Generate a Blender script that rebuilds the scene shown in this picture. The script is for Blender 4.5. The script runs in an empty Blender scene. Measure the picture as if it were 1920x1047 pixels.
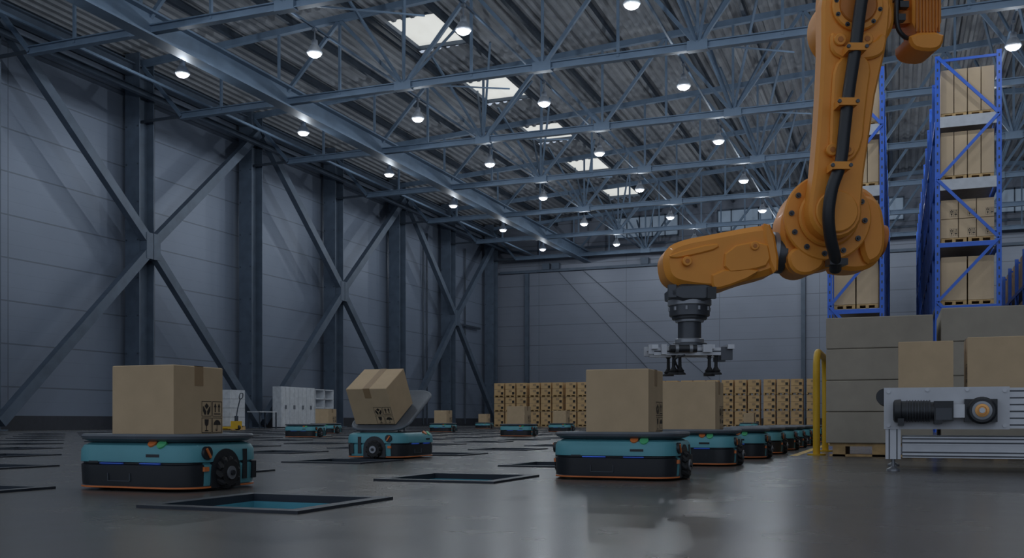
import bpy, math, random
from mathutils import Vector, Matrix
random.seed(4)
scene = bpy.context.scene
try:
    scene.view_settings.view_transform = 'Standard'
except Exception: pass
TH = math.radians(21.1); CS, SN = math.cos(TH), math.sin(TH); FL = 35/36*1920; CH = 0.35
RT = Vector((CS, SN, 0)); FW = Vector((-SN, CS, 0)); UP = Vector((0, 0, 1))
# ------------------------------------------------------------------ materials
MATS = {}
def new_mat(name):
    m = bpy.data.materials.new(name); m.use_nodes = True
    nt = m.node_tree; b = nt.nodes['Principled BSDF']; MATS[name] = m
    return m, nt, b
def mat(name, col, rough=.5, metal=0., var=.12, scale=6., bump=0., emis=0., coat=0.):
    m, nt, b = new_mat(name)
    tc = nt.nodes.new('ShaderNodeTexCoord'); n = nt.nodes.new('ShaderNodeTexNoise')
    n.inputs['Scale'].default_value = scale; n.inputs['Detail'].default_value = 5
    nt.links.new(tc.outputs['Object'], n.inputs['Vector'])
    r = nt.nodes.new('ShaderNodeMapRange'); r.inputs['From Min'].default_value = .3; r.inputs['From Max'].default_value = .7
    r.inputs['To Min'].default_value = 1-var; r.inputs['To Max'].default_value = 1+var
    nt.links.new(n.outputs['Fac'], r.inputs['Value'])
    v = nt.nodes.new('ShaderNodeVectorMath'); v.operation = 'SCALE'; v.inputs[0].default_value = col[:3]
    nt.links.new(r.outputs['Result'], v.inputs['Scale']); nt.links.new(v.outputs['Vector'], b.inputs['Base Color'])
    b.inputs['Roughness'].default_value = rough; b.inputs['Metallic'].default_value = metal
    if coat: b.inputs['Coat Weight'].default_value = coat
    if bump:
        bp = nt.nodes.new('ShaderNodeBump'); bp.inputs['Strength'].default_value = bump
        nt.links.new(n.outputs['Fac'], bp.inputs['Height']); nt.links.new(bp.outputs['Normal'], b.inputs['Normal'])
    if emis:
        b.inputs['Emission Color'].default_value = (*col[:3], 1); b.inputs['Emission Strength'].default_value = emis
    return m
mat('steel_blue', (.085, .115, .158), .5, .1, .15, 2)
mat('steel_beam', (.13, .19, .27), .55, .05, .1, 2)
mat('steel_dark', (.045, .06, .082), .5, .2)
mat('roof_sheet', (.235, .25, .275), .55, .05, .12, 1.5)
mat('skylight_panel', (.93, .93, .88), .4, 0, .03, 1, 0, .62)
mat('window_glass', (.28, .36, .46), .3, 0, .1, 1, 0, .2)
mat('lamp_metal', (.42, .46, .52), .4, .3)
mat('lamp_glow', (.9, .88, .85), .5, 0, .01, 1, 0, .4)
mat('carton', (.54, .39, .235), .8, 0, .05, 9, .05)
mat('carton_dark', (.40, .27, .15), .7, 0, .05, 9)
mat('carton_pale', (.39, .35, .285), .8, 0, .06, 6, .05)
mat('carton_far', (.68, .45, .22), .8, 0, .1, 1.1)
mat('carton_rack', (.64, .48, .31), .8, 0, .1, .9)
mat('tape', (.34, .22, .115), .45, 0, .04)
mat('ink', (.025, .02, .016), .6, 0, .05)
mat('wood', (.55, .36, .16), .7, 0, .2, 12)
mat('teal', (.10, .33, .375), .45, 0, .05, 4, 0, 0, .05)
mat('agv_black', (.018, .02, .024), .4, 0, .1)
mat('agv_plate', (.11, .125, .145), .5, .05, .1)
mat('rubber', (.012, .012, .013), .7)
mat('hub', (.28, .29, .31), .35, .5)
mat('orange_trim', (.75, .2, .05), .45)
mat('green_button', (.08, .42, .18), .4, 0, .03, 5, 0, .03)
mat('led_blue', (.04, .12, .6), .4, 0, .02, 5, 0, .4)
mat('arm_orange', (.82, .31, .035), .52, 0, .05, 3, 0, 0, .05)
mat('arm_orange_dark', (.50, .16, .02), .5, 0, .05)
mat('arm_gray', (.075, .08, .09), .38, .5, .1)
mat('aluminium', (.62, .63, .66), .4, .2, .06, 8)
mat('panel_gray', (.58, .59, .62), .5, .05, .05)
mat('cable_black', (.02, .022, .026), .42)
mat('copper', (.7, .35, .12), .35, .8)
mat('rack_blue', (.02, .13, .66), .4, .0, .08)
mat('rack_deck', (.50, .52, .56), .5, .1, .08)
mat('yellow', (.72, .43, .02), .45, 0, .06)
mat('white_paint', (.60, .63, .67), .5)
mat('chute_dark', (.022, .028, .04), .5, .05)
mat('chute_teal', (.09, .34, .42), .5)
mat('base_dark', (.03, .034, .045), .6)
# concrete floor
m, nt, b = new_mat('polished_concrete')
tc = nt.nodes.new('ShaderNodeTexCoord'); n = nt.nodes.new('ShaderNodeTexNoise'); n.inputs['Scale'].default_value = .7; n.inputs['Detail'].default_value = 8
nt.links.new(tc.outputs['Object'], n.inputs['Vector'])
cr = nt.nodes.new('ShaderNodeValToRGB'); cr.color_ramp.elements[0].position = .3; cr.color_ramp.elements[0].color = (.094, .088, .082, 1)
cr.color_ramp.elements[1].position = .72; cr.color_ramp.elements[1].color = (.122, .115, .107, 1)
nt.links.new(n.outputs['Fac'], cr.inputs['Fac']); nt.links.new(cr.outputs['Color'], b.inputs['Base Color'])
n2 = nt.nodes.new('ShaderNodeTexNoise'); n2.inputs['Scale'].default_value = 2.2; n2.inputs['Detail'].default_value = 3
nt.links.new(tc.outputs['Object'], n2.inputs['Vector'])
mr = nt.nodes.new('ShaderNodeMapRange'); mr.inputs['To Min'].default_value = .20; mr.inputs['To Max'].default_value = .32
nt.links.new(n2.outputs['Fac'], mr.inputs['Value']); nt.links.new(mr.outputs['Result'], b.inputs['Roughness'])
b.inputs['Specular IOR Level'].default_value = .25
# wall siding with panel joints
def siding(name, axis, col, pitch, vpitch):
    m, nt, b = new_mat(name); L = nt.links
    g = nt.nodes.new('ShaderNodeNewGeometry'); s = nt.nodes.new('ShaderNodeSeparateXYZ'); L.new(g.outputs['Position'], s.inputs[0])
    def mth(op, a, c=None, d=None):
        k = nt.nodes.new('ShaderNodeMath'); k.operation = op
        for i, v in enumerate((a, c, d)):
            if v is None: continue
            if isinstance(v, (int, float)): k.inputs[i].default_value = v
            else: L.new(v, k.inputs[i])
        return k.outputs[0]
    z = mth('FRACT', mth('DIVIDE', s.outputs['Z'], pitch)); j1 = mth('LESS_THAN', z, .035)
    y = mth('FRACT', mth('DIVIDE', mth('ADD', s.outputs[axis], 200-.4), vpitch)); j2 = mth('LESS_THAN', y, .006)
    rib = mth('FRACT', mth('DIVIDE', s.outputs['Z'], pitch/3)); j3 = mth('MULTIPLY', mth('LESS_THAN', rib, .05), .2)
    j = mth('MAXIMUM', mth('MAXIMUM', j1, j2), j3)
    n = nt.nodes.new('ShaderNodeTexNoise'); n.inputs['Scale'].default_value = .35; n.inputs['Detail'].default_value = 3
    L.new(g.outputs['Position'], n.inputs['Vector'])
    f = mth('MULTIPLY', mth('SUBTRACT', 1, mth('MULTIPLY', j, .4)), mth('MULTIPLY_ADD', n.outputs['Fac'], .3, .85))
    v = nt.nodes.new('ShaderNodeVectorMath'); v.operation = 'SCALE'; v.inputs[0].default_value = col; L.new(f, v.inputs['Scale'])
    L.new(v.outputs[0], b.inputs['Base Color']); b.inputs['Roughness'].default_value = .42; b.inputs['Metallic'].default_value = .15
    bp = nt.nodes.new('ShaderNodeBump'); bp.inputs['Strength'].default_value = .4; bp.invert = True; L.new(j, bp.inputs['Height']); L.new(bp.outputs[0], b.inputs['Normal'])
siding('siding_side', 'Y', (.195, .235, .305), 1.6, 7.84)
siding('siding_end', 'X', (.21, .235, .29), 1.6, 7.2)

# ------------------------------------------------------------------ mesh builder
def chaikin(pts, it=2):
    for _ in range(it):
        o = []
        for i in range(len(pts)):
            a, c = pts[i], pts[(i+1) % len(pts)]
            o.append((a[0]*.75+c[0]*.25, a[1]*.75+c[1]*.25)); o.append((a[0]*.25+c[0]*.75, a[1]*.25+c[1]*.75))
        pts = o
    return pts
def inset(pts, t):
    area = sum(pts[i][0]*pts[(i+1) % len(pts)][1]-pts[(i+1) % len(pts)][0]*pts[i][1] for i in range(len(pts)))
    sg = 1 if area > 0 else -1; o = []
    for i in range(len(pts)):
        a, p, c = pts[i-1], pts[i], pts[(i+1) % len(pts)]
        tx, ty = c[0]-a[0], c[1]-a[1]; l = math.hypot(tx, ty) or 1
        o.append((p[0]-sg*ty/l*t, p[1]+sg*tx/l*t))
    return o
class MB:
    def __init__(s): s.v = []; s.f = []; s.m = []; s.names = []; s.T = Matrix.Identity(4)
    def mi(s, n):
        if n not in s.names: s.names.append(n)
        return s.names.index(n)
    def add(s, vs, fs, mt):
        o = len(s.v); s.v += [s.T @ Vector(v) for v in vs]
        for k, f in enumerate(fs):
            s.f.append([o+i for i in f]); s.m.append(s.mi(mt if isinstance(mt, str) else mt[k]))
    def box(s, c, d, mt, R=None):
        c = Vector(c); vs = []
        for z in (-.5, .5):
            for x, y in ((-.5, -.5), (.5, -.5), (.5, .5), (-.5, .5)):
                p = Vector((x*d[0], y*d[1], z*d[2]))
                if R is not None: p = R @ p
                vs.append(c+p)
        s.add(vs, [(3, 2, 1, 0), (4, 5, 6, 7), (0, 1, 5, 4), (1, 2, 6, 5), (2, 3, 7, 6), (3, 0, 4, 7)], mt)
    def bb(s, x0, x1, y0, y1, z0, z1, mt): s.box(((x0+x1)/2, (y0+y1)/2, (z0+z1)/2), (abs(x1-x0), abs(y1-y0), abs(z1-z0)), mt)
    def frame(s, p0, p1):
        d = (Vector(p1)-Vector(p0)).normalized(); up = Vector((0, 0, 1)) if abs(d.z) < .97 else Vector((0, 1, 0))
        a = d.cross(up).normalized(); return d, a, a.cross(d)
    def bar(s, p0, p1, w, h, mt):
        p0, p1 = Vector(p0), Vector(p1); d, a, u = s.frame(p0, p1); vs = []
        for p in (p0, p1):
            for i, j in ((-1, -1), (1, -1), (1, 1), (-1, 1)): vs.append(p+a*i*w/2+u*j*h/2)
        s.add(vs, [(3, 2, 1, 0), (4, 5, 6, 7), (0, 1, 5, 4), (1, 2, 6, 5), (2, 3, 7, 6), (3, 0, 4, 7)], mt)
    def ibeam(s, p0, p1, w, h, t, mt):
        p0, p1 = Vector(p0), Vector(p1); d, a, u = s.frame(p0, p1)
        s.bar(p0+u*(h/2-t/2), p1+u*(h/2-t/2), w, t, mt); s.bar(p0-u*(h/2-t/2), p1-u*(h/2-t/2), w, t, mt); s.bar(p0, p1, t, h-2*t, mt)
    def loft(s, rings, mt, cap=True):
        n = len(rings[0]); vs = [p for r in rings for p in r]; fs = []; ms = []
        for i in range(len(rings)-1):
            for k in range(n):
                f = (i*n+k, i*n+(k+1) % n, (i+1)*n+(k+1) % n, (i+1)*n+k); fs.append(f)
                ms.append(mt if isinstance(mt, str) else mt(i, sum((Vector(vs[q]) for q in f), Vector())/4))
        if cap:
            fs.append(tuple(range(n))[::-1]); fs.append(tuple(range((len(rings)-1)*n, len(rings)*n)))
            ms += [mt if isinstance(mt, str) else mt(0, None), mt if isinstance(mt, str) else mt(len(rings)-2, None)]
        s.add(vs, fs, ms)
    def rev(s, p0, axis, prof, n, mt):
        """surface of revolution, prof = [(distance along axis, radius)]"""
        p0 = Vector(p0); ax = Vector(axis).normalized(); d, a, u = s.frame(p0, p0+ax)
        s.loft([[p0+ax*t+(a*math.cos(2*math.pi*k/n)+u*math.sin(2*math.pi*k/n))*r for k in range(n)] for t, r in prof], mt)
    def cyl(s, p0, p1, r, mt, n=20, r1=None, bev=0):
        p0, p1 = Vector(p0), Vector(p1); L = (p1-p0).length; r1 = r if r1 is None else r1
        pr = [(0, r), (L, r1)] if not bev else [(0, r-bev), (bev, r), (L-bev, r1), (L, r1-bev)]
        s.rev(p0, p1-p0, pr, n, mt)
    def tube(s, pts, r, mt, n=10, sub=6):
        P = [Vector(p) for p in pts]; o = []
        for i in range(len(P)-1):
            a = P[i-1] if i else P[i]; b_, c = P[i], P[i+1]; d = P[i+2] if i+2 < len(P) else P[i+1]
            for k in range(sub):
                t = k/sub; o.append(.5*((2*b_)+(-a+c)*t+(2*a-5*b_+4*c-d)*t*t+(-a+3*b_-3*c+d)*t**3))
        o.append(P[-1]); rings = []; ref = None
        for i, p in enumerate(o):
            t = (o[min(i+1, len(o)-1)]-o[max(i-1, 0)]).normalized()
            if ref is None: ref = t.orthogonal().normalized()
            ref = (ref-t*ref.dot(t)).normalized(); q = t.cross(ref)
            rings.append([p+(ref*math.cos(2*math.pi*k/n)+q*math.sin(2*math.pi*k/n))*r for k in range(n)])
        s.loft(rings, mt)
    def prism(s, out, fn, w0, w1, mt, bev=0., binset=None):
        if bev:
            bi = binset if binset is not None else bev; ins = inset(out, bi); sg = 1 if w1 > w0 else -1
            rs = [(ins, w0), (out, w0+sg*bev), (out, w1-sg*bev), (ins, w1)]
        else: rs = [(out, w0), (out, w1)]
        s.loft([[fn(u, v, w) for u, v in o] for o, w in rs], mt)
    def build(s, name, parent=None, loc=None, rotz=0, center=True):
        me = bpy.data.meshes.new(name); off = Vector((0, 0, 0))
        if center and loc is None:
            xs = [v.x for v in s.v]; ys = [v.y for v in s.v]; zs = [v.z for v in s.v]
            off = Vector(((min(xs)+max(xs))/2, (min(ys)+max(ys))/2, min(zs)))
        me.from_pydata([v-off for v in s.v], [], s.f)
        for nme in s.names: me.materials.append(MATS[nme])
        me.polygons.foreach_set('material_index', s.m)
        me.update()
        import bmesh
        bm = bmesh.new(); bm.from_mesh(me); bmesh.ops.recalc_face_normals(bm, faces=bm.faces); bm.to_mesh(me); bm.free()
        me.polygons.foreach_set('use_smooth', [True]*len(me.polygons))
        me.set_sharp_from_angle(angle=math.radians(32))
        return place(name, me, off if loc is None else loc, rotz, parent)
def place(name, me, loc, rotz=0, parent=None):
    o = bpy.data.objects.new(name, me); scene.collection.objects.link(o)
    o.location = loc; o.rotation_euler = (0, 0, rotz)
    if parent: o.parent = parent
    return o
def empty(name, loc=(0, 0, 0)):
    e = bpy.data.objects.new(name, None); e.location = loc; e.empty_display_size = .3; scene.collection.objects.link(e); return e

# ------------------------------------------------------------------ building shell
XL, XR, YB, YF = -30.8, 31., -14., 75.4
BAY = 7.84; COLY = [33.9+BAY*k for k in range(-5, 6)]
def roofz(x): return 16.0+.055*(x+30) if x < 5 else 16.0+.055*35-.055*(x-5)
# floor with real openings for the sorting chutes
HX = [(-2.80-1.96*i, -2.80-1.96*i+.65) for i in range(11)]; HY = [(3.25+1.95*j, 3.90+1.95*j) for j in range(25)]
xs = sorted([XL, XR]+[a for h in HX for a in h]); ys = sorted([YB, YF]+[a for h in HY for a in h])
mb = MB(); nx = len(xs)
vs = [(x, y, 0) for y in ys for x in xs]; fs = []
HXs = {round(a, 3) for a, _ in HX}; HYs = {round(a, 3) for a, _ in HY}
for j in range(len(ys)-1):
    for i in range(nx-1):
        if round(xs[i], 3) in HXs and round(ys[j], 3) in HYs: continue
        fs.append((j*nx+i, j*nx+i+1, (j+1)*nx+i+1, (j+1)*nx+i))
mb.add(vs, fs, 'polished_concrete'); fl = mb.build('floor', loc=(0, 0, 0))
mb = MB()
for (a, b_) in HX:
    for (c, d) in HY:
        t = .055; h = .012; q = -.022
        mb.bb(a-t, b_+t, c-t, c+.012, q, h, 'chute_dark'); mb.bb(a-t, b_+t, d-.012, d+t, q, h, 'chute_dark')
        mb.bb(a-t, a+.012, c+.012, d-.012, q, h, 'chute_dark'); mb.bb(b_-.012, b_+t, c+.012, d-.012, q, h, 'chute_dark')
        mb.bb(a, b_, c, c+.012, -.5, q, 'chute_teal'); mb.bb(a, b_, d-.012, d, -.5, q, 'chute_teal')
        mb.bb(a, a+.012, c, d, -.5, q, 'chute_teal'); mb.bb(b_-.012, b_, c, d, -.5, q, 'chute_teal')
        mb.bb(a, b_, c, d, -.52, -.5, 'chute_dark')
mb.build('sorting_chute')
mb = MB(); mb.bb(XL-.3, XL, YB, YF+.3, 0, roofz(XL)+.1, 'siding_side'); mb.build('wall_left')
mb = MB(); mb.bb(XL, XR, YF, YF+.3, 0, 18.2, 'siding_end'); mb.build('wall_back')
mb = MB(); mb.bb(XR, XR+.3, YB, YF+.3, 0, roofz(XR)+.1, 'siding_side'); mb.build('wall_right')
mb = MB(); mb.bb(XL, XL+.12, YB, YF, 0, .55, 'base_dark'); mb.build('baseboard_left')
mb = MB(); mb.bb(XL+.12, XR, YF-.12, YF, 0, .55, 'base_dark'); mb.build('baseboard_back')
# corrugated roof
SKX = (-19.6, -17.1); SKY = [(37.8+BAY*k-1.7, 37.8+BAY*k+1.7) for k in range(-3, 5)]
yb = sorted([YB, YF]+[a for h in SKY for a in h]); per = .42; prof = []
x = XL-.1
while x < XR+.1:
    for dx, dz in ((0, 0), (.14, 0), (.21, .1), (.35, .1)): prof.append((x+dx, roofz(x+dx)+dz))
    x += per
vs = [(p[0], y, p[1]) for y in yb for p in prof]; n = len(prof); fs = []
SS = {round(a, 3) for a, _ in SKY}
for j in range(len(yb)-1):
    for i in range(n-1):
        if round(yb[j], 3) in SS and SKX[0] < (prof[i][0]+prof[i+1][0])/2 < SKX[1]: continue
        fs.append((j*n+i, j*n+i+1, (j+1)*n+i+1, (j+1)*n+i))
mb = MB(); mb.add(vs, fs, 'roof_sheet')
# purlins on the roof underside
for k in range(-10, 18):
    xx = 2.77*k-16.9
    if XL < xx < XR: mb.ibeam((xx, YB, roofz(xx)-.18), (xx, YF, roofz(xx)-.18), .16, .3, .03, 'steel_dark')
mb.build('ceiling')
for i, (a, b_) in enumerate(SKY):
    mb = MB(); z = roofz(SKX[0])+.25
    mb.bb(SKX[0]-.1, SKX[1]+.1, a-.1, b_+.1, z+.06, z+.12, 'skylight_panel')
    for q in (SKX[0]-.05, SKX[1]+.05): mb.bb(q-.06, q+.06, a-.1, b_+.1, z-.1, z+.06, 'steel_blue')
    for q in (a, b_): mb.bb(SKX[0], SKX[1], q-.06, q+.06, z-.1, z+.06, 'steel_blue')
    mb.build('skylight')
# clerestory windows in the back wall
for i, (a, b_) in enumerate([(-20.5, -15.5), (-12.5, -7.5), (-4.5, .5), (3.5, 8.5)]):
    mb = MB(); mb.bb(a, b_, YF-.06, YF-.01, 14.6, 16.1, 'window_glass')
    for k in range(6): q = a+(b_-a)*k/5; mb.bb(q-.04, q+.04, YF-.12, YF-.01, 14.5, 16.2, 'steel_blue')
    mb.bb(a, b_, YF-.12, YF-.01, 14.5, 14.6, 'steel_blue'); mb.bb(a, b_, YF-.12, YF-.01, 16.1, 16.2, 'steel_blue')
    mb.build('window_%d' % (i+1))
# ------------------------------------------------------------------ columns
def colmesh():
    mb = MB(); h = 15.9
    mb.bb(-.38, .38, -.45, -.40, 0, h, 'steel_blue'); mb.bb(-.38, .38, .40, .45, 0, h, 'steel_blue'); mb.bb(-.03, .03, -.4, .4, 0, h, 'steel_blue')
    mb.bb(-.38, -.33, -.4, .4, 0, h, 'steel_blue')
    mb.bb(-.55, .55, -.6, .6, 0, .05, 'steel_blue')
    for k in range(1, 10):
        for s in (-.3, .3):
            mb.box((s, -.46, k*1.6), (.06, .03, .06), 'steel_dark')
    return mb
c0 = colmesh().build('steel_column', loc=(-30.1, COLY[0], 0))
for y in COLY[1:-1]: place('steel_column', c0.data, (-30.1, y, 0))
place('steel_column', c0.data, (-30.1, COLY[-1]+.3, 0))
# X bracing between columns; nodes at mid height of alternate columns
for i in range(len(COLY)-1):
    k = i-5
    lo, hi = COLY[i], COLY[i+1]
    node, other = (lo, hi) if (k % 2 == 0) else (hi, lo)
    s = 1 if other > node else -1
    mb = MB(); X = -29.52
    mb.bar((X, node+s*.25, 8.05), (X, other-s*.2, 14.6), .30, .40, 'steel_blue')
    mb.bar((X, node+s*.25, 7.45), (X, other-s*.2, .3), .30, .40, 'steel_blue')
    mb.bb(X-.19, X+.17, node+s*.02, node+s*.42, 7.2, 8.3, 'steel_blue')
    mb.build('wall_brace')
mb = MB(); mb.ibeam((-30.1, YB, 15.2), (-30.1, YF, 15.2), .4, .5, .05, 'steel_blue')
mb.ibeam((-29.2, YB, 14.0), (-29.2, YF, 14.0), .22, .24, .03, 'steel_blue'); mb.build('eaves_beam')
# ------------------------------------------------------------------ roof trusses
NX = [-28.7+5.6*i for i in range(11)]
def truss():
    mb = MB(); zb = 13.12; S = 'steel_beam'
    mb.ibeam((-27.9, 0, zb), (29.5, 0, zb), .24, .28, .04, S)
    mb.bar((-30.2, 0, roofz(-30)-.45), (5, 0, roofz(5)-.45), .22, .24, S); mb.bar((5, 0, roofz(5)-.45), (30.5, 0, roofz(30.5)-.45), .22, .24, S)
    mb.bar((-27.9, 0, zb), (-29.9, 0, roofz(-30)-.6), .14, .14, S)
    mb.bar((-27.9, 0, zb), (-30.1, 0, 13.1), .1, .1, 'steel_dark')
    for i, xx in enumerate(NX[1:]):
        if xx > 29.5: continue
        zt = lambda q: roofz(q)-.5
        mb.bar((xx, 0, zb), (xx, 0, zt(xx)), .09, .09, S)
        mb.bar((xx, 0, zb), (xx-2.8, 0, zt(xx-2.8)), .13, .13, S); mb.bar((xx, 0, zb), (min(xx+2.8, 29.5), 0, zt(xx+2.8)), .13, .13, S)
        mb.bar((xx-2.8, 0, zb), (xx-2.8, 0, zt(xx-2.8)), .09, .09, S)
        mb.bb(xx-.35, xx+.35, -.14, .14, zb-.17, zb+.17, S)
        if i % 2 == 1:
            for s in (-1, 1):
                mb.bar((xx, 0, zb), (xx-1.4, s*2.6, roofz(xx-1.4)-.3), .09, .09, S); mb.bar((xx, 0, zb), (xx+1.4, s*2.6, roofz(xx+1.4)-.3), .09, .09, S)
    return mb
t0 = truss().build('roof_truss', loc=(0, COLY[0], 0))
for y in COLY[1:]: place('roof_truss', t0.data, (0, min(y, YF-.6), 0))
mb = MB(); mb.ibeam((-22.7, YB, 13.25), (-22.7, YF, 13.25), .55, .85, .07, 'steel_beam'); mb.build('crane_runway_beam')
LX = [-24+5.53*i for i in range(8)]
mb = MB()
for q in LX: mb.bar((q, YB, 13.75), (q, YF, 13.75), .07, .07, 'steel_beam')
for q in (-26.4, ): mb.bar((q, YB, 13.3), (q, YF, 13.3), .09, .09, 'steel_beam')
for q in NX[2::2]:
    for y in COLY[:-1]:
        mb.bar((q, y, 13.2), (q+2.8, y+BAY/2, 13.9), .05, .05, 'steel_beam')
mb.build('lighting_rail')
# ------------------------------------------------------------------ high-bay lamps
mb = MB()
mb.rev((0, 0, 0), (0, 0, 1), [(-.05, .02), (-.04, .13), (.01, .21), (.07, .25)], 20, 'lamp_glow')
mb.rev((0, 0, 0), (0, 0, 1), [(.07, .262), (.10, .27), (.22, .2), (.32, .15), (.34, .11), (.52, .10), (.55, .03), (.9, .02), (.93, .02)], 20, 'lamp_metal')
mb.bb(-.06, .06, -.08, .08, .83, .914, 'lamp_metal')
lm = None
for q in LX[:7]:
    for k in range(-4, 6):
        y = 29.2+BAY*k; loc = (q, y, 12.8)
        if lm is None: o = mb.build('highbay_lamp', loc=loc); lm = o.data
        else: o = place('highbay_lamp', lm, loc)
        ld = bpy.data.lights.new('bulb', 'POINT'); ld.energy = 140; ld.color = (.84, .92, 1); ld.shadow_soft_size = .06
        lo = bpy.data.objects.new('bulb', ld); scene.collection.objects.link(lo); lo.parent = o; lo.location = (0, 0, -.22)
# ------------------------------------------------------------------ back wall steelwork
mb = MB()
for q in (-27.7, -6.3, 2.5, 12): mb.ibeam((q, YF-.25, 0), (q, YF-.25, 12.2 if q < -20 else 17), .3, .3, .04, 'steel_blue')
mb.bar((-30, YF-.3, 12.35), (30, YF-.3, 12.35), .2, .2, 'steel_blue')
mb.bar((-30, YF-.3, 14.0), (30, YF-.3, 14.0), .14, .14, 'steel_blue')
mb.bar((-25, YF-.3, 12.2), (-17, YF-.3, 3.5), .04, .04, 'steel_dark'); mb.bar((-23, YF-.3, 12.2), (-13, YF-.3, 3.5), .04, .04, 'steel_dark')
for q in (-26, -25.2, -18): mb.bb(q-.3, q+.3, YF-.6, YF-.2, 12.4, 12.9, 'steel_blue')
mb.build('wall_framing')
mb = MB()
for y, x0 in ((62.3, -29.2), (62.9, -29.2), (69.5, -29.2)):
    mb.cyl((XL+.15, y, .1), (XL+.15, y, 13.5), .06, 'steel_dark', 8)
mb.bar((XL+.3, 67, 7.6), (XL+.3, 72, 7.6), .15, .15, 'steel_dark')
mb.build('wall_conduit')

# ------------------------------------------------------------------ cartons
def symbols(mb, O, ux, uy, s, n):
    """2x2 handling pictograms, lower-left O, cell size s"""
    O, ux, uy, n = Vector(O), Vector(ux), Vector(uy), Vector(n)
    def poly(cx, cy, pts): mb.add([O+ux*(cx+p[0])*s+uy*(cy+p[1])*s+n*.0015 for p in pts], [tuple(range(len(pts)))], 'ink')
    def rect(cx, cy, a, b_, c, d): poly(cx, cy, [(a, b_), (c, b_), (c, d), (a, d)])
    w = .035
    for cx in (0, 1):
        for cy in (0, 1):
            rect(cx, cy, .04, .04, .96, .04+w); rect(cx, cy, .04, .96-w, .96, .96); rect(cx, cy, .04, .04, .04+w, .96); rect(cx, cy, .96-w, .04, .96, .96)
    # this way up
    for a in (.32, .68):
        poly(1, 1, [(a-.13, .6), (a+.13, .6), (a, .86)]); rect(1, 1, a-.05, .3, a+.05, .6)
    rect(1, 1, .18, .16, .82, .22)
    # glass
    poly(0, 0, [(.3, .86), (.7, .86), (.66, .55), (.56, .45), (.44, .45), (.34, .55)]); rect(0, 0, .47, .2, .53, .46); rect(0, 0, .34, .14, .66, .2)
    # umbrella
    poly(1, 0, [(.5+.34*math.cos(t*math.pi/10), .52+.3*math.sin(t*math.pi/10)) for t in range(11)]); rect(1, 0, .475, .2, .525, .54)
    rect(1, 0, .36, .16, .525, .21); rect(1, 0, .36, .2, .41, .29)
    # hands holding
    poly(0, 1, [(.5, .84), (.7, .66), (.5, .48), (.3, .66)])
    poly(0, 1, [(.16, .66), (.24, .62), (.46, .34), (.44, .14), (.3, .14), (.16, .38)]); poly(0, 1, [(.84, .66), (.76, .62), (.54, .34), (.56, .14), (.7, .14), (.84, .38)])
def carton(w, d, h, m='carton'):
    mb = MB(); b_ = .004
    def ring(i, z): return [(sx*(w/2-i), sy*(d/2-i), z) for sx, sy in ((-1, -1), (1, -1), (1, 1), (-1, 1))]
    mb.loft([ring(b_, 0), ring(0, b_), ring(0, h-b_), ring(b_, h)], m)
    t = .034; e = .0012
    mb.bb(-w/2-e, w/2+e, -t, t, h-.001, h+e, 'tape')
    for s in (-1, 1): mb.bb(s*(w/2-.001), s*(w/2+e), -t, t, h-.1, h+e, 'tape')
    mb.bb(-w/2+.01, w/2-.01, -.001, .001, h, h+.0016, 'carton_dark')
    c = min(d, h)*.245
    symbols(mb, (w/2, d/2-2*c-.004, .004), (0, 1, 0), (0, 0, 1), c, (1, 0, 0))
    symbols(mb, (-w/2, -d/2+2*c+.004, .004), (0, -1, 0), (0, 0, 1), c, (-1, 0, 0))
    return mb
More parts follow.
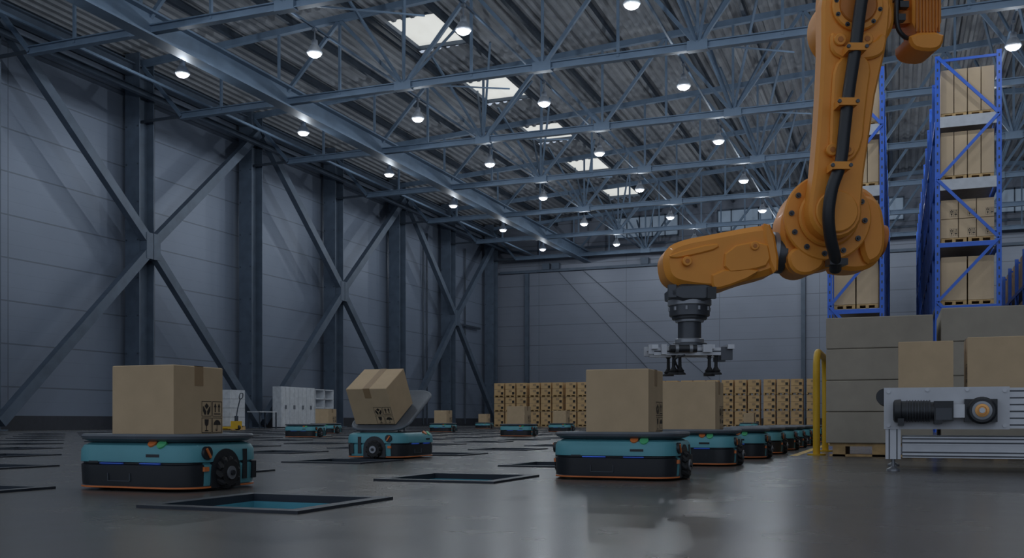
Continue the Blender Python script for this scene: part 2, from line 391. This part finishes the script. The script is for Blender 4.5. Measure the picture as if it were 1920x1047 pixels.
# ------------------------------------------------------------------ sorting robots
def rr(wx, wy, r, z, n=7):
    o = []
    for cx, cy, a0 in ((wx/2-r, wy/2-r, 0), (-wx/2+r, wy/2-r, 90), (-wx/2+r, -wy/2+r, 180), (wx/2-r, -wy/2+r, 270)):
        for k in range(n+1):
            a = math.radians(a0+90*k/n); o.append((cx+r*math.cos(a), cy+r*math.sin(a), z))
    return o
W, D = .76, .62
def agv():
    mb = MB()
    spec = [(.012, -.02), (.016, 0), (.024, 0), (.028, -.006), (.045, -.004), (.13, 0), (.136, -.012), (.142, -.012), (.146, .002), (.205, 0), (.228, -.014), (.242, -.05)]
    def mt(i, c):
        if i <= 1: return 'orange_trim' if c is not None else 'agv_black'
        if i in (2,): return 'agv_black'
        if c is None: return 'agv_black'
        if i in (3, 4, 5, 6, 7): return 'agv_black' if (c.y < -D/2+.13 or c.y > D/2-.1) else 'teal'
        return 'teal'
    mb.loft([rr(W+2*i, D+2*i, .15+i, z) for z, i in spec], mt)
    mb.loft([rr(W-.2, D-.18, .1, .236), rr(W-.2, D-.18, .1, .254)], 'agv_black')
    # front details
    F = -D/2
    for x0, x1 in ((-.17, -.03), (.08, .2)): mb.bb(x0, x1, F-.004, F+.01, .1375, .1405, 'led_blue')
    for x0, x1, z0, z1 in ((.12, .2, .172, .186), (-.24, -.18, .142, .15)): mb.bb(x0, x1, F-.003, F+.02, z0, z1, 'agv_black')
    mb.bb(-.12, .02, F-.0035, F+.01, .05, .052, 'agv_plate'); mb.bb(-.12, -.118, F-.0035, F+.01, .05, .09, 'agv_plate'); mb.bb(.018, .02, F-.0035, F+.01, .05, .09, 'agv_plate')
    mb.cyl((.14, F+.045, .215), (.14, F+.02, .243), .024, 'orange_trim', 16); mb.cyl((.2, F+.045, .21), (.2, F+.015, .238), .026, 'green_button', 16)
    for s in (-1, 1):
        X = s*W/2
        # wheel arch
        arch = [(.115*math.cos(a*math.pi/14), .095+.115*math.sin(a*math.pi/14)) for a in range(15)]; arch = [(.115, .016)]+arch+[(-.115, .016)]
        mb.prism(arch, lambda u, v, w: Vector((X+w, u-.03, v)), -s*.06, s*.006, 'agv_black')
        c = Vector((X, -.03, .088))
        mb.cyl(c-Vector((s*.03, 0, 0)), c+Vector((s*.035, 0, 0)), .066, 'rubber', 24)
        for k in range(10):
            a = 2*math.pi*k/10; rad = Vector((0, math.cos(a), math.sin(a))); tan = Vector((0, -math.sin(a), math.cos(a)))
            p = c+rad*.066+Vector((s*.005, 0, 0)); dirv = (Vector((1, 0, 0))+tan*.9).normalized()
            mb.rev(p-dirv*.034, dirv, [(0, .01), (.012, .018), (.034, .021), (.056, .018), (.068, .01)], 8, 'rubber')
        mb.cyl(c+Vector((s*.03, 0, 0)), c+Vector((s*.042, 0, 0)), .034, 'hub', 18)
        mb.cyl(c+Vector((s*.04, 0, 0)), c+Vector((s*.052, 0, 0)), .014, 'agv_black', 12)
        mb.cyl((X-s*.01, -.175, .19), (X+s*.008, -.175, .19), .034, 'agv_black', 18)
        mb.box((X+s*.01, -.175, .19), (.008, .012, .055), 'orange_trim', Matrix.Rotation(math.radians(35), 3, 'X'))
        mb.bb(X-s*.02, X+s*.004, .11, .145, .05, .205, 'agv_black'); mb.bb(X-s*.02, X+s*.004, .19, .225, .05, .14, 'agv_black')
        mb.bb(X-s*.02, X+s*.005, -.2, -.165, .10, .122, 'orange_trim')
    return mb
def tray():
    mb = MB()
    mb.loft([rr(W-.20, D-.18, .12, -.012), rr(W-.06, D-.06, .14, -.004), rr(W-.01, D-.01, .15, .010), rr(W, D, .15, .024), rr(W-.01, D-.01, .15, .034), rr(W-.04, D-.04, .13, .036), rr(W-.06, D-.06, .12, .030)], 'agv_plate')
    return mb
agv_me = tray_me = None
def robot(x, y, rot=0, box=None, tilt=None):
    global agv_me, tray_me
    e = empty('sorting_robot', (x, y, 0)); e.rotation_euler = (0, 0, rot)
    if agv_me is None:
        o = agv().build('chassis', loc=(0, 0, 0)); agv_me = o.data; t = tray().build('tray', loc=(0, 0, 0)); tray_me = t.data
    else: o = place('chassis', agv_me, (0, 0, 0)); t = place('tray', tray_me, (0, 0, 0))
    o.parent = e; t.parent = e; t.location = (0, 0, .25)
    return e, t
CM = {}
def putbox(x, y, z, w=.385, d=.385, h=.35, rot=0, m='carton'):
    k = (w, d, h, m)
    if k not in CM: o = carton(w, d, h, m).build('cardboard_box', loc=(x, y, z)); CM[k] = o.data; o.rotation_euler = (0, 0, rot)
    else: o = place('cardboard_box', CM[k], (x, y, z), rot)
    return o
TOPZ = .2815
robot(-3.57, 4.24); putbox(-3.54, 4.2, TOPZ)
robot(-1.57, 5.98); putbox(-1.56, 5.98, TOPZ, .385, .385, .38)
robot(-1.54, 8.0); putbox(-1.53, 8.0, TOPZ, .43, .385, .38)
for i, y in enumerate([9.6, 11.0, 12.4, 13.55, 14.7, 15.85, 17.0]): robot(-1.50, y)
def flo(px, py):
    d = FL*CH/(py-790); q = RT*((px-960)/FL*d)+FW*d; return q.x, q.y
for px, py, bx, rot in ((573, 820.5, 0, 0), (611, 813.5, 1, 0), (831, 811, 1, 0), (908, 804, 1, 0), (973, 819, 1, 0), (1053, 810.5, 1, 0), (1405, 806, 1, 0)):
    x, y = flo(px, py); robot(x, y, rot)
    if bx: putbox(x, y, TOPZ, .42, .42, .4)
# tipping robot
x, y = flo(730, 861); x -= .14; y += .3
e, t = robot(x, y, math.pi/2)
AL = math.radians(30); R4 = Matrix.Rotation(AL, 4, 'X')
P = Vector((x, y+.03, .435))
ew = Matrix.Translation((x, y, 0)) @ Matrix.Rotation(math.pi/2, 4, 'Z')
t.matrix_basis = ew.inverted() @ Matrix.Translation(P) @ R4 @ Matrix.Rotation(math.pi/2, 4, 'Z')
bo = putbox(0, 0, 0, .40, .42, .38)
bo.matrix_basis = Matrix.Translation(P) @ R4 @ Matrix.Translation((-.03, -.10, .037)) @ Matrix.Rotation(-math.pi/2, 4, 'Z')
mb = MB()
mb.T = ew.inverted()
for sx, sy in ((-.1, -.05), (.1, .12), (.12, -.05)):
    tp = P+R4.to_3x3() @ Vector((sx, sy, .002)); mb.cyl((x+sx*.9, y+sy*.9, .24), tp, .016, 'hub', 10)
lift = mb.build('tilt_lift', loc=(0, 0, 0)); lift.parent = e

# ------------------------------------------------------------------ palletised cartons along the back
def pallet(mb, x, y, z, w=1.0, d=1.0, h=.13):
    for k in range(3): mb.bb(x-w/2+k*(w-.1)/2, x-w/2+k*(w-.1)/2+.1, y-d/2, y+d/2, z, z+h*.75, 'wood')
    for k in range(5): q = y-d/2+k*(d-.12)/4; mb.bb(x-w/2, x+w/2, q, q+.12, z+h*.75, z+h, 'wood')
    mb.bb(x-w/2, x+w/2, y-d/2, y-d/2+.1, z, z+.02, 'wood')
mb = MB(); xx = -24.9; kk = 0
while xx < -4.2:
    for tier in range(3):
        z = tier*.97; pallet(mb, xx, 62.5, z, .74, .8, .14)
        for r in range(2):
            zz = z+.145+r*.41
            mb.bb(xx-.35, xx+.35, 62.12, 62.88, zz, zz+.395, 'carton_far')
            mb.bb(xx-.1, xx+.1, 62.105, 62.12, zz+.2, zz+.33, 'carton_dark'); mb.bb(xx+.14, xx+.3, 62.105, 62.12, zz+.04, zz+.2, 'ink')
    kk += 1; xx += .8 if kk % 3 else .93
mb.build('palletized_cartons')
# ------------------------------------------------------------------ pallet racks
def rack(X0, X1, Y0, nb, levels, top, marks=False):
    e = empty('pallet_rack', ((X0+X1)/2, Y0, 0)); off = Vector(((X0+X1)/2, Y0, 0)); BL = 2.8
    fr = MB(); fr.T = Matrix.Translation(-off); ca = MB(); ca.T = fr.T
    for b_ in range(nb+1):
        y = Y0+b_*BL
        for X in (X0, X1):
            fr.bb(X-.07, X+.07, y-.05, y+.05, 0, top, 'rack_blue'); fr.bb(X-.12, X+.12, y-.1, y+.1, 0, .02, 'rack_blue')
            if b_ == 0:
                z = .3
                while z < top-.2: fr.bb(X-.02, X+.02, y-.058, y-.049, z, z+.09, 'steel_dark'); z += .26
        z = .25; s = 0
        while z+1.9 < top+.3:
            a, c = ((X1, X0) if s else (X0, X1)); fr.bar((a, y-.08, z), (c, y-.08, min(z+1.9, top)), .05, .09, 'rack_blue'); s ^= 1; z += 1.9
        for z in (.25, top-.15): fr.bar((X0, y, z), (X1, y, z), .05, .08, 'rack_blue')
    for z in levels[1:]:
        for X in (X0-.03, X1+.03): fr.bb(X-.03, X+.03, Y0, Y0+nb*BL, z-.14, z, 'rack_blue' if z != levels[2] else 'rack_deck')
        fr.bb(X0+.07, X1-.07, Y0, Y0+nb*BL, z-.05, z-.005, 'rack_deck')
        if z in (levels[2], levels[3 % len(levels)]): fr.bb(X0+.07, X1-.07, Y0-.06, Y0-.01, z-.16, z-.02, 'rack_blue')
        else: fr.bb(X0+.07, X1-.07, Y0-.06, Y0-.01, z-.34, z-.005, 'rack_deck')
    w = X1-X0-.2; cx = (X0+X1)/2
    for li, z in enumerate(levels):
        for b_ in range(nb):
            if random.random() < .06 and b_ > 0: continue
            for k in range(2):
                yc = Y0+b_*BL+.78+k*1.26
                for s in (-1, 1): pallet(ca, cx+s*w/4, yc, z+.01, w/2-.04, 1.1, .15)
                H = 1.35
                if marks and li == 3:
                    for r in range(2):
                        for s in (-1, 0, 1):
                            c = cx+s*w/3; ca.bb(c-w/6+.012, c+w/6-.012, yc-.55, yc+.55, z+.17+r*.6, z+.17+r*.6+.58, 'carton_rack')
                            if b_ == 0 and k == 0: symbols(ca, (c-.0, yc-.55, z+.22+r*.6), (1, 0, 0), (0, 0, 1), .12, (0, -1, 0))
                elif li in (4, 5):
                    for s in (-1.5, -.5, .5, 1.5):
                        c = cx+s*w/4; ca.bb(c-w/8+.012, c+w/8-.012, yc-.55, yc+.55, z+.17, z+.17+H, 'carton_rack')
                else:
                    for s in (-1, 1): c = cx+s*w/4; ca.bb(c-w/4+.02, c+w/4-.02, yc-.55, yc+.55, z+.17, z+.17+H, 'carton_rack')
    f = fr.build('rack_frame', loc=(0, 0, 0)); f.parent = e
    c = ca.build('rack_cartons', loc=(0, 0, 0)); c.parent = e
LV = [.02, 1.98, 3.95, 5.9, 7.85, 9.8]
rack(1.2, 2.93, 33.7, 11, LV, 11.7, True)
rack(-2.0, -.42, 33.7, 11, LV, 11.6)
rack(4.9, 6.6, 40, 6, LV[:4], 7.4)

# ------------------------------------------------------------------ right foreground: carton stacks, guard, conveyor
def bigstack(X0, X1, Y0, Y1, n, h, base=.13):
    mb = MB(); nxx = 2; w = (X1-X0)
    for k in range(3): q = X0+.06+k*(w-.24)/2; mb.bb(q, q+.12, Y0+.03, Y1-.03, .0, .1, 'wood')
    mb.bb(X0+.03, X1-.03, Y0+.03, Y1-.03, .1, base, 'wood'); mb.bb(X0+.03, X1-.03, Y0+.03, Y0+.12, 0, .02, 'wood')
    for k in range(n):
        b_ = .008; z0 = base+k*h; z1 = z0+h-.004
        def ring(i, z): return [(X0+i, Y0+i, z), (X1-i, Y0+i, z), (X1-i, Y1-i, z), (X0+i, Y1-i, z)]
        mb.loft([ring(b_, z0), ring(0, z0+b_), ring(0, z1-b_), ring(b_, z1)], 'carton_pale')
    mb.build('stacked_cartons')
bigstack(-.65, .33, 10.36, 11.5, 4, .312)
bigstack(.40, 1.42, 10.30, 11.5, 4, .325)
bigstack(1.5, 2.5, 10.30, 11.5, 4, .325)
mb = MB(); gx = -.76
mb.tube([(gx, 10.62, 0), (gx, 10.62, .3), (gx, 10.62, .7), (gx, 10.62, .86), (gx, 10.66, .98), (gx, 10.80, 1.06), (gx, 11.1, 1.07), (gx, 11.6, 1.07), (gx, 11.85, 1.05), (gx, 11.96, .93), (gx, 11.98, .7), (gx, 11.98, 0)], .036, 'yellow', 14)
mb.cyl((gx, 10.62, 0), (gx, 10.62, .015), .09, 'yellow'); mb.cyl((gx, 11.98, 0), (gx, 11.98, .015), .09, 'yellow')
mb.build('safety_guard_rail')
# yellow floor marking by the guard
mb = MB(); mb.bb(-1.0, -.92, 10.3, 33, .0005, .002, 'yellow'); mb.build('floor_marking')
# conveyor
e = empty('roller_conveyor', (-.08, 7.44, 0)); off = Matrix.Translation((.08, -7.44, 0))
mb = MB(); mb.T = off; Y0, Y1 = 7.44, 8.36
mb.bb(-.08, .71, Y0-.012, Y0, .294, .582, 'panel_gray')
for px_, z in ((-.05, .32), (-.05, .555), (.68, .555), (.68, .32), (.2, .565), (.45, .565)): mb.cyl((px_, Y0-.012, z), (px_, Y0-.02, z), .013, 'aluminium', 12)
def profile_bar(x0, x1, z0, z1, y0, y1):
    mb.bb(x0, x1, y0, y1, z0, z1, 'aluminium')
    n = max(2, round((z1-z0)/.045))
    for k in range(n):
        zc = z0+(k+.5)*(z1-z0)/n; mb.bb(x0, x1, y0-.001, y0+.004, zc-.005, zc+.005, 'arm_gray')
profile_bar(.04, 3.6, .185, .24, Y0+.01, Y0+.055); profile_bar(.04, 3.6, .095, .145, Y0+.01, Y0+.055)
mb.bb(.04, 3.6, Y0+.012, Y0+.05, .145, .185, 'panel_gray')
profile_bar(.71, 3.6, .30, .575, Y0, Y0+.045); mb.bb(-.08, 3.6, Y1-.05, Y1, .30, .575, 'aluminium')
mb.bb(.04, 3.6, Y1-.05, Y1, .095, .24, 'aluminium')
mb.bb(-.02, 3.6, Y0+.04, Y1-.05, .545, .575, 'arm_gray')
mb.cyl((-.075, Y0+.01, .52), (-.075, Y1-.03, .52), .058, 'cable_black', 24)
for xx in (-.02, 1.6, 3.2):
    for yy in (Y0+.045, Y1-.045):
        mb.bb(xx-.05, xx+.05, yy-.045, yy+.045, .085, .30, 'aluminium')
        for s in (-.025, .025): mb.bb(xx+s-.004, xx+s+.004, yy-.047, yy-.044, .085, .30, 'arm_gray')
        mb.cyl((xx, yy, .02), (xx, yy, .09), .012, 'hub', 10); mb.rev((xx, yy, 0), (0, 0, 1), [(0, .045), (.012, .045), (.03, .015), (.035, .01)], 16, 'hub')
# drive motor on the side panel (axis along X)
yc = Y0-.065; zc = .418
mb.rev((-.02, yc, zc), (1, 0, 0), [(0, .06), (.01, .078), (.05, .082), (.055, .07), (.23, .07), (.235, .062), (.26, .062)], 28, 'cable_black')
for k in range(9): mb.rev((.065+.018*k, yc, zc), (1, 0, 0), [(0, .07), (.002, .076), (.007, .076), (.009, .07)], 28, 'arm_gray')
mb.bb(.01, .05, yc-.08, yc+.05, zc-.1, zc-.05, 'cable_black')
mb.bb(.24, .36, yc-.06, yc+.055, zc-.068, zc+.068, 'agv_black'); mb.bb(.25, .35, yc-.066, yc-.058, zc-.06, zc+.02, 'arm_gray')
mb.bb(.24, .29, yc-.07, yc+.05, zc-.09, zc-.06, 'agv_black')
mb.bb(.36, .43, yc-.04, yc+.05, zc-.045, zc+.045, 'aluminium'); mb.bb(.43, .63, yc-.03, yc+.06, zc-.075, zc+.08, 'agv_black')
mb.rev((.535, yc-.02, zc+.003), (0, -1, 0), [(0, .092), (.02, .092), (.03, .08), (.035, .078)], 30, 'agv_black')
mb.rev((.535, yc-.05, zc+.003), (0, -1, 0), [(0, .062), (.008, .062), (.01, .045), (.004, .045)], 30, 'hub')
mb.rev((.535, yc-.05, zc+.003), (0, -1, 0), [(0, .044), (.012, .044), (.014, .028), (.006, .026)], 30, 'copper')
mb.rev((.535, yc-.05, zc+.003), (0, -1, 0), [(0, .02), (.02, .018)], 20, 'aluminium')
c = mb.build('conveyor_frame', loc=(0, 0, 0)); c.parent = e
putbox(.20, 8.03, .576, .37, .37, .355, math.pi); putbox(.755, 8.0, .576, .56, .40, .372, math.pi)

# ------------------------------------------------------------------ industrial robot arm (hung from an overhead beam)
DA = 7.9; K = FL/DA
def A(px, py, w=0.): return RT*((px-960)/K)+FW*(DA-w)+UP*(CH+(790-py)/K)
ARM = empty('industrial_robot_arm', A(1650, -330))
AOFF = Matrix.Translation(-ARM.location)
def part(name, mb): o = mb.build(name, loc=(0, 0, 0)); o.parent = ARM; return o
def nmb(): m_ = MB(); m_.T = AOFF; return m_
tow = -FW
def disc(mb, px, py, w0, w1, rpx, mt, bev=.012, n=48): mb.cyl(A(px, py, w0), A(px, py, w1), rpx/K, mt, n, bev=bev)
def bolts(mb, px, py, w, rpx, n, r=.016, a0=0, mt='arm_gray', skip=()):
    for k in range(n):
        if k in skip: continue
        a = a0+2*math.pi*k/n; p = A(px+rpx*math.cos(a), py+rpx*math.sin(a), w)
        mb.cyl(p, p+tow*.014, r*1.25, mt, 12); mb.cyl(p+tow*.014, p+tow*.028, r*.7, 'cable_black', 6)
fnA = lambda u, v, w: A(u, v, w)
def pr(mb, pts, w0, w1, mt='arm_orange', bev=.03, it=2): mb.prism(chaikin(pts, it), fnA, w0, w1, mt, bev, bev*K)
# upper link
mb = nmb()
ol = [(1582+62*math.cos(a), 42+62*math.sin(a)) for a in [math.radians(180+k*15) for k in range(13)]]
ol += [(1641, 80), (1634, 125), (1617, 200), (1607, 270), (1597, 340), (1592, 400)]
ol += [(1545+48*math.cos(a), 412+48*math.sin(a)) for a in [math.radians(k*20) for k in range(0, 10)]]
ol += [(1498, 395), (1506, 340), (1512, 270), (1517, 190), (1520, 120)]
mb.prism(ol, fnA, .10, .30, 'arm_orange', .03, 5)
pr(mb, [(1540, 130), (1610, 130), (1598, 210), (1588, 320), (1530, 330), (1534, 220)], .29, .33, bev=.015)
pr(mb, [(1531, 88), (1548, 95), (1552, 118), (1612, 108), (1625, 90), (1636, 100), (1625, 140), (1535, 140)], .28, .33, bev=.015)
disc(mb, 1582, 42, .28, .335, 46, 'arm_orange'); disc(mb, 1582, 42, .33, .345, 34, 'arm_orange_dark')
bolts(mb, 1582, 42, .325, 40, 10, .014, .2)
for q in ((1549, 105), (1597, 104), (1535, 303), (1563, 303)): disc(mb, q[0], q[1], .31, .35, 11, 'arm_orange', .006, 20); disc(mb, q[0], q[1], .35, .354, 5, 'arm_orange_dark', .001, 16)
part('upper_link', mb)
# elbow
mb = nmb()
disc(mb, 1545, 415, -.30, .06, 76, 'arm_orange', .03); disc(mb, 1545, 412, .05, .10, 81, 'arm_orange', .012)
bolts(mb, 1545, 412, .10, 68, 12, .017, .1)
disc(mb, 1545, 412, .10, .14, 56, 'arm_orange', .015)
pr(mb, [(1575, 335), (1640, 355), (1655, 400), (1662, 470), (1640, 502), (1600, 508), (1560, 500)], -.34, -.02)
pr(mb, [(1605, 365), (1648, 372), (1660, 440), (1652, 488), (1612, 500)], -.1, .04)
pr(mb, [(1462, 425), (1468, 395), (1510, 350), (1560, 380), (1572, 500), (1540, 505), (1508, 520), (1478, 512), (1466, 480)], -.28, .03)
pr(mb, [(1470, 470), (1530, 460), (1545, 500), (1508, 522), (1476, 510)], -.2, .09, bev=.02)
mb.cyl(A(1655, 445, -.15), A(1668, 447, -.15), .13, 'arm_orange_dark', 24)
disc(mb, 1545, 412, .30, .325, 38, 'arm_orange', .01)
part('elbow_housing', mb)
# forearm
mb = nmb()
mb.cyl(A(1435, 468, -.12), A(1478, 474, -.12), 36/K, 'arm_gray', 36, bev=.01)
mb.cyl(A(1452, 470, -.12), A(1460, 471, -.12), 40/K, 'hub', 36)
part('forearm_joint', mb)
mb = nmb()
pr(mb, [(1242, 505), (1241, 478), (1262, 455), (1340, 440), (1425, 424), (1441, 428), (1455, 508), (1440, 518), (1390, 530), (1345, 548), (1275, 540), (1250, 528)], -.30, .08, bev=.045, it=2)
pr(mb, [(1355, 468), (1432, 452), (1441, 500), (1400, 512), (1352, 515)], .06, .105, bev=.012, it=1)
pr(mb, [(1250, 480), (1340, 458), (1345, 470), (1300, 482), (1256, 490)], .06, .095, bev=.01, it=1)
pr(mb, [(1330, 510), (1420, 505), (1410, 522), (1350, 545), (1330, 545)], .03, .10, bev=.015, it=1)
for q, r in (((1284, 494), 9), ((1409, 466), 8)): disc(mb, q[0], q[1], .08, .12, r, 'arm_orange', .005, 20); disc(mb, q[0], q[1], .12, .124, r*.45, 'arm_orange_dark', .001, 14)
pr(mb, [(1422, 422), (1444, 426), (1458, 508), (1440, 518)], -.31, .10, bev=.02, it=1)
part('forearm', mb)
# wrist
mb = nmb(); wx = -.1
def vc(y0, y1, r, mt, cx=1297): mb.cyl(A(cx, y1, wx), A(cx, y0, wx), r/K, mt, 36, bev=.006)
pr(mb, [(1254, 536), (1341, 532), (1339, 566), (1256, 566)], -.27, .08, 'arm_gray', .02, 1)
vc(560, 572, 41, 'hub'); vc(570, 592, 38, 'arm_gray'); vc(590, 598, 33, 'agv_black'); vc(596, 603, 27, 'hub'); vc(602, 636, 22, 'arm_gray'); vc(634, 643, 27, 'hub'); vc(642, 650, 33, 'arm_gray')
for k in range(10):
    a = 2*math.pi*k/10; p = A(1297, 582, wx)+(RT*math.cos(a)+tow*math.sin(a))*.16; mb.cyl(p, p+UP*.03, .012, 'hub', 8)
mb.box(A(1258, 548, .05), (.06, .06, .1), 'arm_gray', Matrix.Rotation(TH, 3, 'Z')); mb.box(A(1330, 552, .08), (.07, .05, .09), 'agv_black', Matrix.Rotation(TH, 3, 'Z'))
part('wrist', mb)
# vacuum gripper
mb = nmb(); RZ = Matrix.Rotation(TH, 3, 'Z')
for s in (-.13, .13):
    mb.box(A(1295, 660, wx+s), (.60, .045, .06), 'aluminium', RZ)
    mb.box(A(1295, 660, wx+s+.0225), (.60, .004, .01), 'arm_gray', RZ)
    mb.box(A(1220, 656, wx+s), (.04, .05, .075), 'panel_gray', RZ); mb.box(A(1360, 664, wx+s), (.09, .06, .1), 'arm_gray', RZ)
for px in (1225, 1262, 1330, 1366): mb.box(A(px, 652, wx), (.05, .40, .035), 'aluminium', RZ)
mb.box(A(1297, 652, wx), (.22, .3, .03), 'hub', RZ)
mb.cyl(A(1252, 656, wx+.2), A(1302, 656, wx+.2), .03, 'cable_black', 20); mb.cyl(A(1262, 656, wx+.2), A(1268, 656, wx+.2), .036, 'hub', 20); mb.cyl(A(1288, 656, wx+.2), A(1294, 656, wx+.2), .036, 'hub', 20)
mb.box(A(1322, 655, wx+.19), (.07, .05, .06), 'panel_gray', RZ); mb.box(A(1242, 657, wx+.18), (.04, .05, .08), 'panel_gray', RZ)
for px in (1262, 1274, 1329, 1341):
    for s in ((-.14, .13) if px in (1262, 1341) else (.12,)):
        p = A(px, 703, wx+s)
        mb.rev(p, UP, [(0, .048), (.012, .044), (.02, .03), (.03, .036), (.04, .026), (.06, .014), (.14, .012), (.15, .022), (.17, .022)], 20, 'rubber')
mb.tube([A(1270, 690, wx+.13), A(1262, 675, wx+.2), A(1280, 668, wx+.22)], .008, 'cable_black')
part('vacuum_gripper', mb)
# dress-pack hose with clamps
mb = nmb()
mb.tube([A(1592, -60, .42), A(1588, 0, .42), A(1578, 60, .42), A(1570, 130, .41), A(1560, 200, .40), A(1552, 270, .40), A(1545, 330, .40), A(1530, 375, .40), A(1525, 420, .38), A(1532, 460, .33), A(1545, 490, .26), A(1554, 512, .16)], .046, 'cable_black', 16)
mb.box(A(1553, 500, .2), (.14, .12, .05), 'agv_black', RZ)
part('hose', mb)
mb = nmb()
for px, py in ((1570, 128), (1554, 225), (1542, 338)):
    mb.box(A(px, py, .39), (.135, .15, .055), 'arm_orange', RZ)
    for s in (-16, 16): disc(mb, px+s, py, .46, .475, 3.5, 'arm_gray', .002, 10)
part('hose_clamps', mb)
# shoulder, motor and mount
mb = nmb()
disc(mb, 1600, 40, -.30, .12, 68, 'arm_orange', .03)
pr(mb, [(1555, -60), (1600, -160), (1790, -160), (1775, -20), (1700, 10), (1640, 60), (1600, 90), (1560, 40)], -.42, -.03)
pr(mb, [(1600, -40), (1700, -40), (1690, 20), (1668, 40), (1655, 90), (1640, 130), (1612, 130)], -.25, .06)
mb.cyl(A(1690, -330, -.2), A(1690, -150, -.2), .36, 'arm_orange', 40, bev=.03); mb.cyl(A(1690, -360, -.2), A(1690, -325, -.2), .42, 'arm_gray', 40, bev=.01)
pr(mb, [(1706, -50), (1760, -50), (1760, 78), (1706, 78)], -.2, .06, bev=.015, it=1)
pr(mb, [(1697, 70), (1763, 66), (1760, 92), (1745, 103), (1712, 101), (1698, 90)], -.23, .09, bev=.02, it=1)
for k in range(8): mb.box(A(1712+6*k, 33, .065), (.01, .02, .28), 'arm_orange_dark', RZ)
mb.box(A(1733, 0, .07), (.2, .02, .02), 'arm_orange', RZ)
mb.bar(A(1660, 40, .0), A(1710, 30, -.05), .1, .1, 'arm_orange_dark')
mb.tube([A(1678, -40, .1), A(1672, 20, .1), A(1674, 60, .1), A(1688, 76, .08), A(1702, 74, .03)], .018, 'cable_black')
for q in ((1676, 5), (1686, 18), (1680, 42)): mb.box(A(q[0], q[1], .08), (.07, .06, .05), 'agv_black', RZ)
part('shoulder_mount', mb)
base = A(1690, -360, -.2)
mb = MB(); bz = base.z+.02
mb.bb(base.x-.6, 5.0, base.y-.3, base.y+.3, bz, bz+.45, 'steel_blue')
mb.bb(4.6, 5.1, base.y-.3, base.y+.3, 0, bz, 'steel_blue'); mb.bb(4.4, 5.3, base.y-.5, base.y+.5, 0, .04, 'steel_blue')
mb.build('robot_gantry')

# ------------------------------------------------------------------ items along the left wall
def wpos(px, X): r = (px-960)/FL; return X*(CS+r*SN)/(r*CS-SN)
mb = MB(); Xc = -28.6
y0 = wpos(527, Xc); y1 = wpos(590, Xc); y2 = wpos(625, Xc); nW = 4
for k in range(nW):
    a = y0+(y1-y0)*k/nW; b_ = y0+(y1-y0)*(k+1)/nW-.02
    mb.bb(Xc-.5, Xc, a, b_, .06, 2.08, 'white_paint'); mb.bb(Xc, Xc+.012, a+.02, (a+b_)/2-.01, .1, 2.04, 'white_paint'); mb.bb(Xc, Xc+.012, (a+b_)/2+.01, b_-.02, .1, 2.04, 'white_paint')
    for s in (-.05, .05): mb.bb(Xc+.012, Xc+.04, (a+b_)/2+s-.012, (a+b_)/2+s+.012, .95, 1.15, 'steel_dark')
    mb.bb(Xc-.45, Xc-.05, a+.05, b_-.05, 0, .06, 'steel_dark')
mb.build('storage_cabinet')
mb = MB(); a, b_ = y1+.05, y2
mb.bb(Xc-.5, Xc-.46, a, b_, 0, 2.05, 'white_paint')
for q in (a, (a+b_)/2, b_): mb.bb(Xc-.46, Xc, q-.03, q+.03, 0, 2.05, 'white_paint')
for k in range(5): mb.bb(Xc-.46, Xc, a, b_, .05+k*.485, .1+k*.485, 'white_paint')
mb.build('open_shelf')
mb = MB(); Xt = -27.5; a, b_ = wpos(487, Xt), wpos(520, Xt)
mb.bb(Xt-.7, Xt, a, b_, .76, .8, 'white_paint')
for yy in (a+.05, b_-.05):
    for xx in (Xt-.66, Xt-.04): mb.bb(xx-.025, xx+.025, yy-.025, yy+.025, 0, .76, 'steel_dark')
mb.build('work_table')
# stacked white cartons on pallet with pallet truck
xq, yq = flo(430, 806.5)
mb = MB(); pallet(mb, 0, 0, 0, 1.0, 1.0, .14)
for r in range(4):
    for s in (-.25, .25): mb.bb(s-.24, s+.24, -.48, .48, .15+r*.36, .15+r*.36+.35, 'white_paint')
mb.build('pallet_of_cartons', loc=(xq-.1, yq, 0))
mb = MB()
for s in (-.2, .2): mb.bb(-.1, 1.1, s-.08, s+.08, .06, .13, 'yellow'); mb.cyl((-.05, s-.05, .05), (-.05, s+.05, .05), .05, 'rubber', 14)
mb.bb(1.1, 1.3, -.28, .28, .05, .35, 'yellow'); mb.cyl((1.25, -.08, .1), (1.25, .08, .1), .1, 'rubber', 18); mb.cyl((1.2, 0, .35), (1.2, 0, .55), .07, 'steel_dark', 14)
mb.tube([(1.2, 0, .5), (1.25, 0, .8), (1.35, 0, 1.2)], .022, 'steel_dark')
mb.tube([(1.35, 0, 1.2), (1.38, -.14, 1.25), (1.41, -.12, 1.4), (1.42, 0, 1.42), (1.41, .12, 1.4), (1.38, .14, 1.25), (1.35, 0, 1.2)], .018, 'steel_dark')
mb.build('pallet_truck', loc=(xq-.2, yq-1.1, 0), rotz=.2)

# ------------------------------------------------------------------ world + camera
w = bpy.data.worlds.new('World'); scene.world = w; w.use_nodes = True
bg = w.node_tree.nodes['Background']; bg.inputs['Color'].default_value = (.62, .72, .88, 1); bg.inputs['Strength'].default_value = .68
cam = bpy.data.cameras.new('camera'); co = bpy.data.objects.new('camera', cam); scene.collection.objects.link(co)
co.location = (0, 0, CH); co.rotation_euler = (math.radians(90), 0, TH)
cam.lens = 35; cam.sensor_width = 36; cam.shift_y = 266.5/1920; cam.clip_end = 300; cam.clip_start = .05
scene.camera = co
